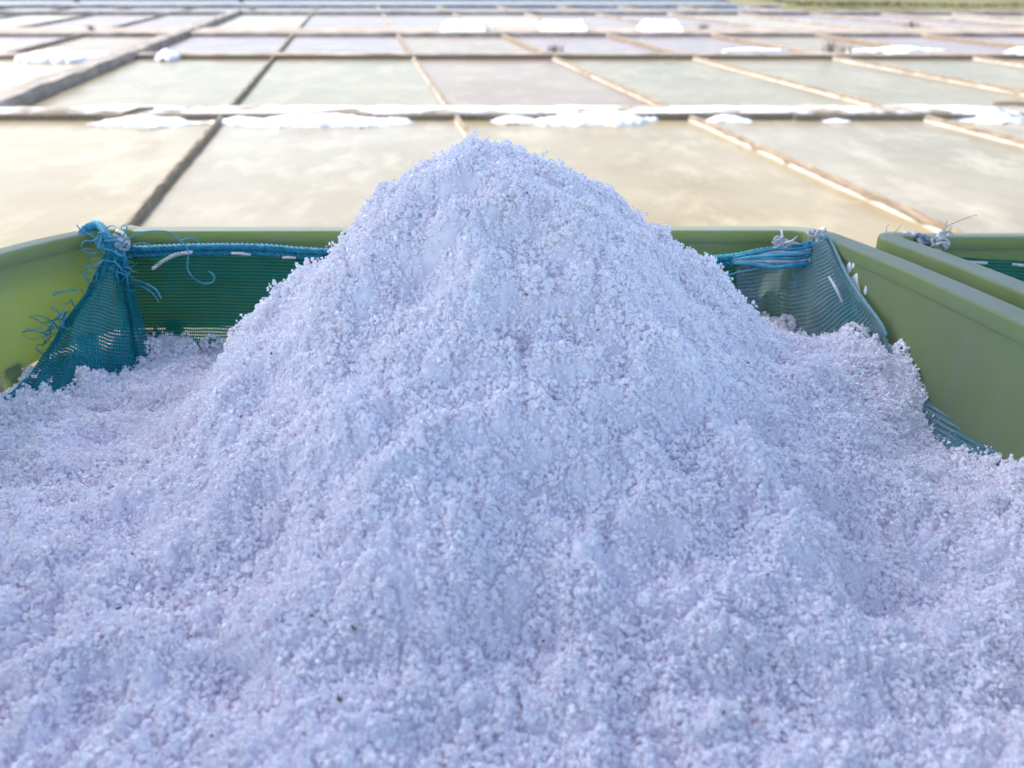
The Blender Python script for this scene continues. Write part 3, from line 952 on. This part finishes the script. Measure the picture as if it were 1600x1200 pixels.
# ---- twine ties (held by the crates, things of their own)
def tie(name, centre, n, size, mat, label, seed, tails=(), r=(0.0007, 0.0013)):
    rr = np.random.default_rng(seed)
    c = Vector(centre)
    D = []
    for k in range(n):
        a0 = rr.uniform(0, 6.28); pts = []
        ax = Vector(rr.normal(0, 1, 3)).normalized(); b = ax.orthogonal().normalized(); q = ax.cross(b)
        rad = size * rr.uniform(0.45, 1.0); o2 = Vector(rr.normal(0, size * 0.3, 3))
        for j in range(9):
            an = a0 + j * 0.8
            pts.append(o2 + b * math.cos(an) * rad * 0.7 + q * math.sin(an) * rad)
        D.append(tube_data(smooth_pts(pts, 26), rr.uniform(*r), 5))
    for (ctrl, rad) in tails:
        P = catmull([tuple(Vector(p) - c) for p in ctrl], np.linspace(0, 1, 26))
        D.append(tube_data(P, rad, 5, True))
    v, f = join(D)
    o = mesh(name, v, f, mat, smooth=True)
    o.location = c
    tag(o, label, 'twine')
    return o
tie('twine_knot', sk(1223, 384, .545), 16, 0.0055, M_twine, 'curly white twine knot tying the net to the rear rim', 1,
    [([sk(1226, 386, .54), sk(1231, 398, .536), sk(1236, 413, .533)], 0.0028), ([sk(1226, 380, .54), sk(1238, 376, .536), sk(1246, 369, .534)], 0.0012),
     ([sk(1220, 378, .545), sk(1222, 368, .552), sk(1221, 360, .562), sk(1220, 362, .574)], 0.0012), ([sk(1230, 384, .54), sk(1240, 379, .536), sk(1249, 381, .534)], 0.001)])
tie('twine_knot', sk(1276, 368, .552), 10, 0.0042, M_twine, 'white twine strap pulled tight over the rim corner', 2,
    [([sk(1287, 358, .570), sk(1284, 364, .560), sk(1274, 384, .54), sk(1264, 408, .527)], 0.0022), ([sk(1287, 359, .570), sk(1278, 372, .55), sk(1268, 400, .53)], 0.0018)])
tie('twine_knot', sk(190, 378, .548), 12, 0.0052, M_twine, 'pale twine knot beside the frayed blue corner of the net', 3,
    [([sk(184, 362, .568), sk(193, 366, .556), sk(202, 384, .546)], 0.0022), ([sk(166, 356, .566), sk(176, 352, .566), sk(188, 360, .562)], 0.0008)])
tie('twine_knot', sk(1440, 374, .551), 12, 0.0050, M_twine_grey, 'grey blue twine hank looped over the rim of the neighbouring crate', 4,
    [([sk(1412, 368, .566), sk(1428, 365, .562), sk(1438, 378, .545), sk(1446, 392, .538)], 0.0030), ([sk(1418, 370, .566), sk(1432, 372, .556), sk(1440, 390, .540)], 0.0028),
     ([sk(1386, 364, .555), sk(1385, 356, .555), sk(1389, 350, .555)], 0.0003), ([sk(1398, 364, .555), sk(1404, 356, .555), sk(1410, 351, .555)], 0.0003)])
tie('twine_knot', sk(1468, 382, .545), 10, 0.0050, M_twine, 'frizzy white twine knot with long stray ends on the neighbouring crate', 5,
    [([sk(1466, 372, .55), sk(1476, 356, .552), sk(1496, 346, .552), sk(1512, 340, .552), sk(1524, 336, .552), sk(1526, 338, .552)], 0.0005),
     ([sk(1470, 372, .55), sk(1476, 358, .55), sk(1480, 344, .55)], 0.0006), ([sk(1472, 370, .55), sk(1484, 360, .55), sk(1487, 354, .55)], 0.0007),
     ([sk(1470, 364, .55), sk(1482, 362, .55), sk(1490, 367, .55)], 0.0009), ([sk(1466, 396, .54), sk(1462, 388, .545), sk(1464, 372, .552), sk(1468, 362, .562)], 0.0022),
     ([sk(1466, 396, .54), sk(1472, 384, .545), sk(1478, 374, .55), sk(1480, 366, .56)], 0.0013)])

# net of the neighbouring crate
net2 = empty('net_liner', (0.57, 0.53, 0.53))
tag(net2, 'dark green net hanging inside the neighbouring crate', 'net')
off2 = Vector(net2.location)
cols = []
for x, y in ((1450, 398), (1500, 402), (1560, 406), (1640, 409), (1760, 412), (1900, 414), (2060, 410)):
    cols.append([tuple(Vector(p) - off2) for p in (sk(x, y, .540), sk(x, y + 50, .536), sk(x, y + 110, .530), sk(x, y + 220, .52))])
sheet('rear_panel', cols, 90, 20, M_net_green, net2, 0.001, 6, 23)
for a, b in (((1512, 409), (1542, 411)), ((1582, 413), (1606, 415))):
    A = Vector(sk(*a, .5335)) - off2; B = Vector(sk(*b, .5335)) - off2
    v, f = tube_data([A, (A + B) / 2 + Vector((0, -.001, 0)), B], [0.0010, 0.0012, 0.0010], 6)
    mesh('white_stitch', v, f, M_twine, net2, smooth=True)

# ================================================================== SALT IN THE CRATE
AX, AY = -0.016, 0.415
_dr = np.random.default_rng(5)
DENTS = [(_dr.uniform(-0.2, 0.2), _dr.uniform(0.17, 0.42), _dr.uniform(0.007, 0.018), _dr.uniform(0.004, 0.0085), _dr.uniform(0.5, 1.0)) for _ in range(60)]
def heap_z(X, Y):
    base = 0.748 + 0.085 * np.clip(0.56 - Y, 0, 0.35)
    base = base + 0.022 * np.exp(-(((X - 0.235) / 0.045) ** 2 + ((Y - 0.43) / 0.05) ** 2))
    base = base - 0.018 * np.exp(-(((X + 0.22) / 0.08) ** 2 + ((Y - 0.53) / 0.05) ** 2))
    base = base + 0.010 * np.exp(-(((X - 0.19) / 0.06) ** 2 + ((Y - 0.53) / 0.03) ** 2))
    dx = X - AX; dy = (Y - AY) * np.where(Y < AY, 0.93, 1.05)
    r = np.sqrt(dx * dx * np.where(dx > 0, 1.02, 1.0) + dy * dy)
    r = r * (1 + 0.05 * vnoise(X, Y, 9, 41)) * (1 + 0.26 * np.clip((r - 0.08) / 0.1, 0, 1) * np.clip(-dx / 0.08, 0, 1) * np.clip((Y - 0.2) / 0.15, 0, 1))
    r = r * (1 + 0.14 * np.clip(-dx / 0.05, 0, 1) * np.exp(-((r - 0.075) / 0.05) ** 2))
    h = 0.155 - 0.865 * (np.sqrt(r * r + 0.046 ** 2) - 0.046)
    k = 0.018
    h = k * np.logaddexp(0, h / k)
    z = base + h
    z = z + 0.0085 * vnoise(X, Y, 17, 42) * (1 - 0.75 * np.exp(-(r / 0.09) ** 2)) + 0.0065 * vnoise(X, Y, 42, 43)
    for (ex, ey, er, ed, ea) in DENTS:
        z = z - ed * np.exp(-(((X - ex) * ea / er) ** 2 + ((Y - ey) / er) ** 2) ** 1.5)
    z = z + 0.008 * np.exp(-(((X - 0.19) / 0.05) ** 2 + ((Y - 0.42) / 0.06) ** 2))
    z = z + 0.025 * np.exp(-(((X - 0.285) / 0.06) ** 2 + ((Y - 0.31) / 0.11) ** 2))
    return z
def heap_fine(X, Y):
    b = lambda f, sd: np.abs(vnoise(X + 0.004 * vnoise(X, Y, 60, sd + 20), Y, f, sd)) ** 0.8 - 0.35
    m = 0.6 + 0.6 * vnoise(X, Y, 14, 48)
    return heap_z(X, Y) + m * 0.0085 * b(70, 44) + 0.0050 * b(150, 45) + 0.0024 * b(320, 49)

def inside(X, Y, marg=0.0):
    v = (Y - 0.565)
    v = np.minimum(v, 0)
    d = 0.07
    uL = -0.303 - 0.042 * (1 - np.exp(v / 0.06)) + 0.006
    uR = 0.224 + 0.075 * (1 - np.exp(v / 0.36)) - 0.004
    return (X > uL + marg) & (X < uR - marg) & (Y < 0.553 - marg) & (Y > -0.03)

salt = empty('salt_pile', (0, 0.27, 0.56))
tag(salt, 'tall heap of damp white sea salt filling the green crate', 'salt pile')
so = np.array(salt.location)
nx, ny = 640, 620
xs = np.linspace(-0.345, 0.285, nx); ys = np.linspace(-0.03, 0.556, ny)
X, Y = np.meshgrid(xs, ys)
# pull the sheet in so it stays within the crate walls
v_ = np.minimum(Y - 0.565, 0)
uL = -0.303 - 0.042 * (1 - np.exp(v_ / 0.06)) + 0.006
uR = 0.224 + 0.075 * (1 - np.exp(v_ / 0.36)) - 0.004
tt = (X - xs[0]) / (xs[-1] - xs[0])
X = uL + (uR - uL) * tt
Z = heap_fine(X, Y) - 0.0015
mesh('salt_bed', np.stack([X, Y, Z], -1).reshape(-1, 3) - so, grid_faces(nx, ny), M_saltbase, salt, smooth=True)

# crystals: a few crystal shapes, set out one by one over the heap
def crystal(seed):
    rr = np.random.default_rng(seed)
    b = bmesh.new()
    npt = 13
    for k in range(npt):
        p = rr.uniform(-1, 1, 3)
        p = np.sign(p) * np.abs(p) ** 0.6
        p *= np.array([0.5, 0.5 * rr.uniform(0.7, 1), 0.5 * rr.uniform(0.6, 1)])
        b.verts.new(p)
    bmesh.ops.convex_hull(b, input=b.verts)
    loose = [v for v in b.verts if not v.link_faces]
    bmesh.ops.delete(b, geom=loose, context='VERTS')
    me = bpy.data.meshes.new('crystal'); b.to_mesh(me); b.free()
    me.materials.append(M_salt)
    return bpy.data.objects.new('crystal', me)
ccol = bpy.data.collections.new('crystal_shapes')
for k in range(8): ccol.objects.link(crystal(400 + k))

def sample_xy(n, x0, x1, y0, y1):
    return rng.uniform(x0, x1, n), rng.uniform(y0, y1, n)
def nrm(x, y, f=heap_z, e=0.003):
    gx = (f(x + e, y) - f(x - e, y)) / (2 * e); gy = (f(x, y + e) - f(x, y - e)) / (2 * e)
    n_ = np.stack([-gx, -gy, np.ones_like(gx)], -1)
    return n_ / np.linalg.norm(n_, axis=1)[:, None]
PTS = []; SC = []
# 1: a carpet of crystals everywhere
x, y = sample_xy(360000, -0.345, 0.285, -0.03, 0.555)
k = inside(x, y, 0.001); x, y = x[k], y[k]
z = heap_fine(x, y)
n_ = nrm(x, y)
keep = rng.uniform(0, 1, len(x)) < np.clip(0.9 + 0.5 * vnoise(x, y, 60, 46), 0.5, 1)
p = np.stack([x, y, z], -1) + n_ * rng.uniform(-0.0007, 0.0004, len(x))[:, None]
PTS.append(p[keep]); SC.append(rng.lognormal(math.log(0.00130), 0.42, len(x))[keep])
# 2: clumps of crystals standing proud
nc = 13000
x, y = sample_xy(nc, -0.345, 0.285, -0.03, 0.555)
k = inside(x, y, 0.003) & (rng.uniform(0, 1, nc) < np.clip(0.5 + 1.1 * vnoise(x, y, 38, 47), 0.05, 1))
x, y = x[k], y[k]
c = np.stack([x, y, heap_fine(x, y)], -1); n_ = nrm(x, y)
rad = np.minimum(rng.lognormal(math.log(0.0026), 0.45, len(x)), 0.0042)
cnt = rng.integers(9, 22, len(x))
idx = np.repeat(np.arange(len(x)), cnt)
d = rng.normal(0, 1, (len(idx), 3)); d /= np.linalg.norm(d, axis=1)[:, None]
q = c[idx] + n_[idx] * (rad[idx] * 0.5)[:, None] + d * (rad[idx] * rng.uniform(0.3, 1, len(idx)) ** 0.5)[:, None]
PTS.append(q); SC.append(rng.lognormal(math.log(0.00135), 0.38, len(idx)))
# 3: fine crumbs
x, y = sample_xy(40000, -0.345, 0.285, -0.03, 0.555)
k = inside(x, y, 0.001); x, y = x[k], y[k]
n_ = nrm(x, y)
p = np.stack([x, y, heap_fine(x, y)], -1) + n_ * rng.uniform(0.0, 0.0016, len(x))[:, None]
PTS.append(p); SC.append(rng.lognormal(math.log(0.0011), 0.3, len(x)))
# 4: lumps in the rear left hollow and by the right wall
for (lx0, ly0, n0, rr0) in ((-0.235, 0.545, 270, 0.010), (-0.208, 0.543, 210, 0.008), (-0.275, 0.525, 360, 0.010), (-0.25, 0.53, 360, 0.010), (0.226, 0.46, 480, 0.011), (0.243, 0.425, 480, 0.009), (0.205, 0.525, 270, 0.008)):
    d = rng.normal(0, 1, (n0, 3)); d /= np.linalg.norm(d, axis=1)[:, None]
    cz = float(heap_z(np.array([lx0]), np.array([ly0]))[0])
    PTS.append(np.array([lx0, ly0, cz + rr0 * 0.4]) + d * rr0 * rng.uniform(0.5, 1, (n0, 1)) ** 0.5)
    SC.append(rng.lognormal(math.log(0.0021), 0.35, n0))
PTS = np.vstack(PTS) - so; SC = np.clip(np.concatenate(SC), 0.0007, 0.0029)
print('crystals', len(PTS))
me = bpy.data.meshes.new('salt_crystals')
me.vertices.add(len(PTS)); me.vertices.foreach_set('co', PTS.astype(np.float32).ravel())
at = me.attributes.new('size', 'FLOAT', 'POINT'); at.data.foreach_set('value', SC.astype(np.float32))
at = me.attributes.new('turn', 'FLOAT_VECTOR', 'POINT'); at.data.foreach_set('vector', rng.uniform(0, 6.28, (len(PTS), 3)).astype(np.float32).ravel())
at = me.attributes.new('pick', 'INT', 'POINT'); at.data.foreach_set('value', rng.integers(0, 8, len(PTS)).astype(np.int32))
me.update()
gr = bpy.data.objects.new('salt_crystals', me); COL.objects.link(gr); gr.parent = salt
gr['kind'] = 'stuff'
gn = bpy.data.node_groups.new('place_crystals', 'GeometryNodeTree')
gn.interface.new_socket('Geometry', in_out='INPUT', socket_type='NodeSocketGeometry')
gn.interface.new_socket('Geometry', in_out='OUTPUT', socket_type='NodeSocketGeometry')
gi = gn.nodes.new('NodeGroupInput'); go = gn.nodes.new('NodeGroupOutput')
ip = gn.nodes.new('GeometryNodeInstanceOnPoints')
ci = gn.nodes.new('GeometryNodeCollectionInfo')
ci.inputs['Collection'].default_value = ccol
ci.inputs['Separate Children'].default_value = True
def attr(nm, ty):
    a = gn.nodes.new('GeometryNodeInputNamedAttribute'); a.data_type = ty; a.inputs['Name'].default_value = nm
    return [s_ for s_ in a.outputs if s_.name == 'Attribute' and s_.enabled][0]
gn.links.new(gi.outputs[0], ip.inputs['Points'])
gn.links.new(ci.outputs[0], ip.inputs['Instance'])
ip.inputs['Pick Instance'].default_value = True
gn.links.new(attr('pick', 'INT'), ip.inputs['Instance Index'])
gn.links.new(attr('turn', 'FLOAT_VECTOR'), ip.inputs['Rotation'])
gn.links.new(attr('size', 'FLOAT'), ip.inputs['Scale'])
gn.links.new(ip.outputs[0], go.inputs[0])
md = gr.modifiers.new('crystals', 'NODES'); md.node_group = gn

# a few dark crumbs of mud in the salt
cr = crystal(460); cr.data.materials.clear(); cr.data.materials.append(M_mud)
cr.name = 'mud_crumb'; cr.data.name = 'mud_crumb'
for k in range(26):
    while True:
        x = random.uniform(-0.2, 0.2); y = random.uniform(0.16, 0.42)
        if inside(np.array([x]), np.array([y]), 0.01)[0]: break
    z = float(heap_fine(np.array([x]), np.array([y]))[0]) + 0.0025
    o = cr if k == 0 else cr.copy()
    COL.objects.link(o)
    o.parent = salt
    s_ = random.uniform(0.0008, 0.0017)
    o.scale = (s_, s_ * random.uniform(1, 2.2), s_)
    o.rotation_euler = (random.uniform(0, 6), random.uniform(0, 6), random.uniform(0, 6))
    o.location = (x - so[0], y - so[1], z - so[2])

# ================================================================== SUNSHADE added out of view to keep the crates in shade
PZ = 2.15
para = empty('added_parasol', (0, 0, 0))
k_ = 1.0 / math.tan(R(SUN_EL))
FRONT = 0.548 + (PZ - 0.80) * k_ * math.cos(R(SUN_AZ))  # edge placed so the rear outer walls still catch sun
CX = -0.888
HALF = 0.85
HALFX = 0.54  # narrowed so sun reaches the left outer wall
CY = FRONT - HALF
para.location = (CX, CY, 0.50)
tag(para, 'added unseen cloth parasol that shades the crates', 'parasol')
M_cloth = simple('added_parasol_cloth', [(0.3, (0.10, 0.14, 0.22)), (0.7, (0.13, 0.18, 0.27))], 30, 0.9, 0.2, 0.002)
M_pole = simple('added_parasol_pole', [(0.3, (0.5, 0.5, 0.5)), (0.7, (0.6, 0.6, 0.6))], 8, 0.4, 0, 0)
v, f = tube_data([(0, 0, 0.0), (0, 0, 0.9), (0, 0, PZ - 0.5 + 0.34)], 0.02, 12)
mesh('pole', v, f, M_pole, para, smooth=True)
n = 17
V = []
for j in range(n):
    for i in range(n):
        a, b = -1 + 2 * i / (n - 1), -1 + 2 * j / (n - 1)
        V.append((a * HALFX, b * HALF, PZ - 0.5 + 0.30 * (1 - max(abs(a), abs(b)))))
o = mesh('added_canopy', V, grid_faces(n, n), M_cloth, para)
o.modifiers.new('thick', 'SOLIDIFY').thickness = 0.003
for a, b in ((1, 1), (1, -1), (-1, 1), (-1, -1), (1, 0), (-1, 0), (0, 1), (0, -1)):
    v, f = tube_data([(0, 0, PZ - 0.5 + 0.285), (a * HALFX * .98, b * HALF * .98, PZ - 0.5 - 0.012)], 0.006, 6)
    mesh('rib', v, f, M_pole, para)
b = bmesh.new(); bmesh.ops.create_cone(b, cap_ends=True, segments=20, radius1=0.2, radius2=0.14, depth=0.09)
me = bpy.data.meshes.new('base'); b.to_mesh(me); b.free(); me.materials.append(M_pole)
o = bpy.data.objects.new('base', me); COL.objects.link(o); o.parent = para; o.location = (0, 0, 0.05)
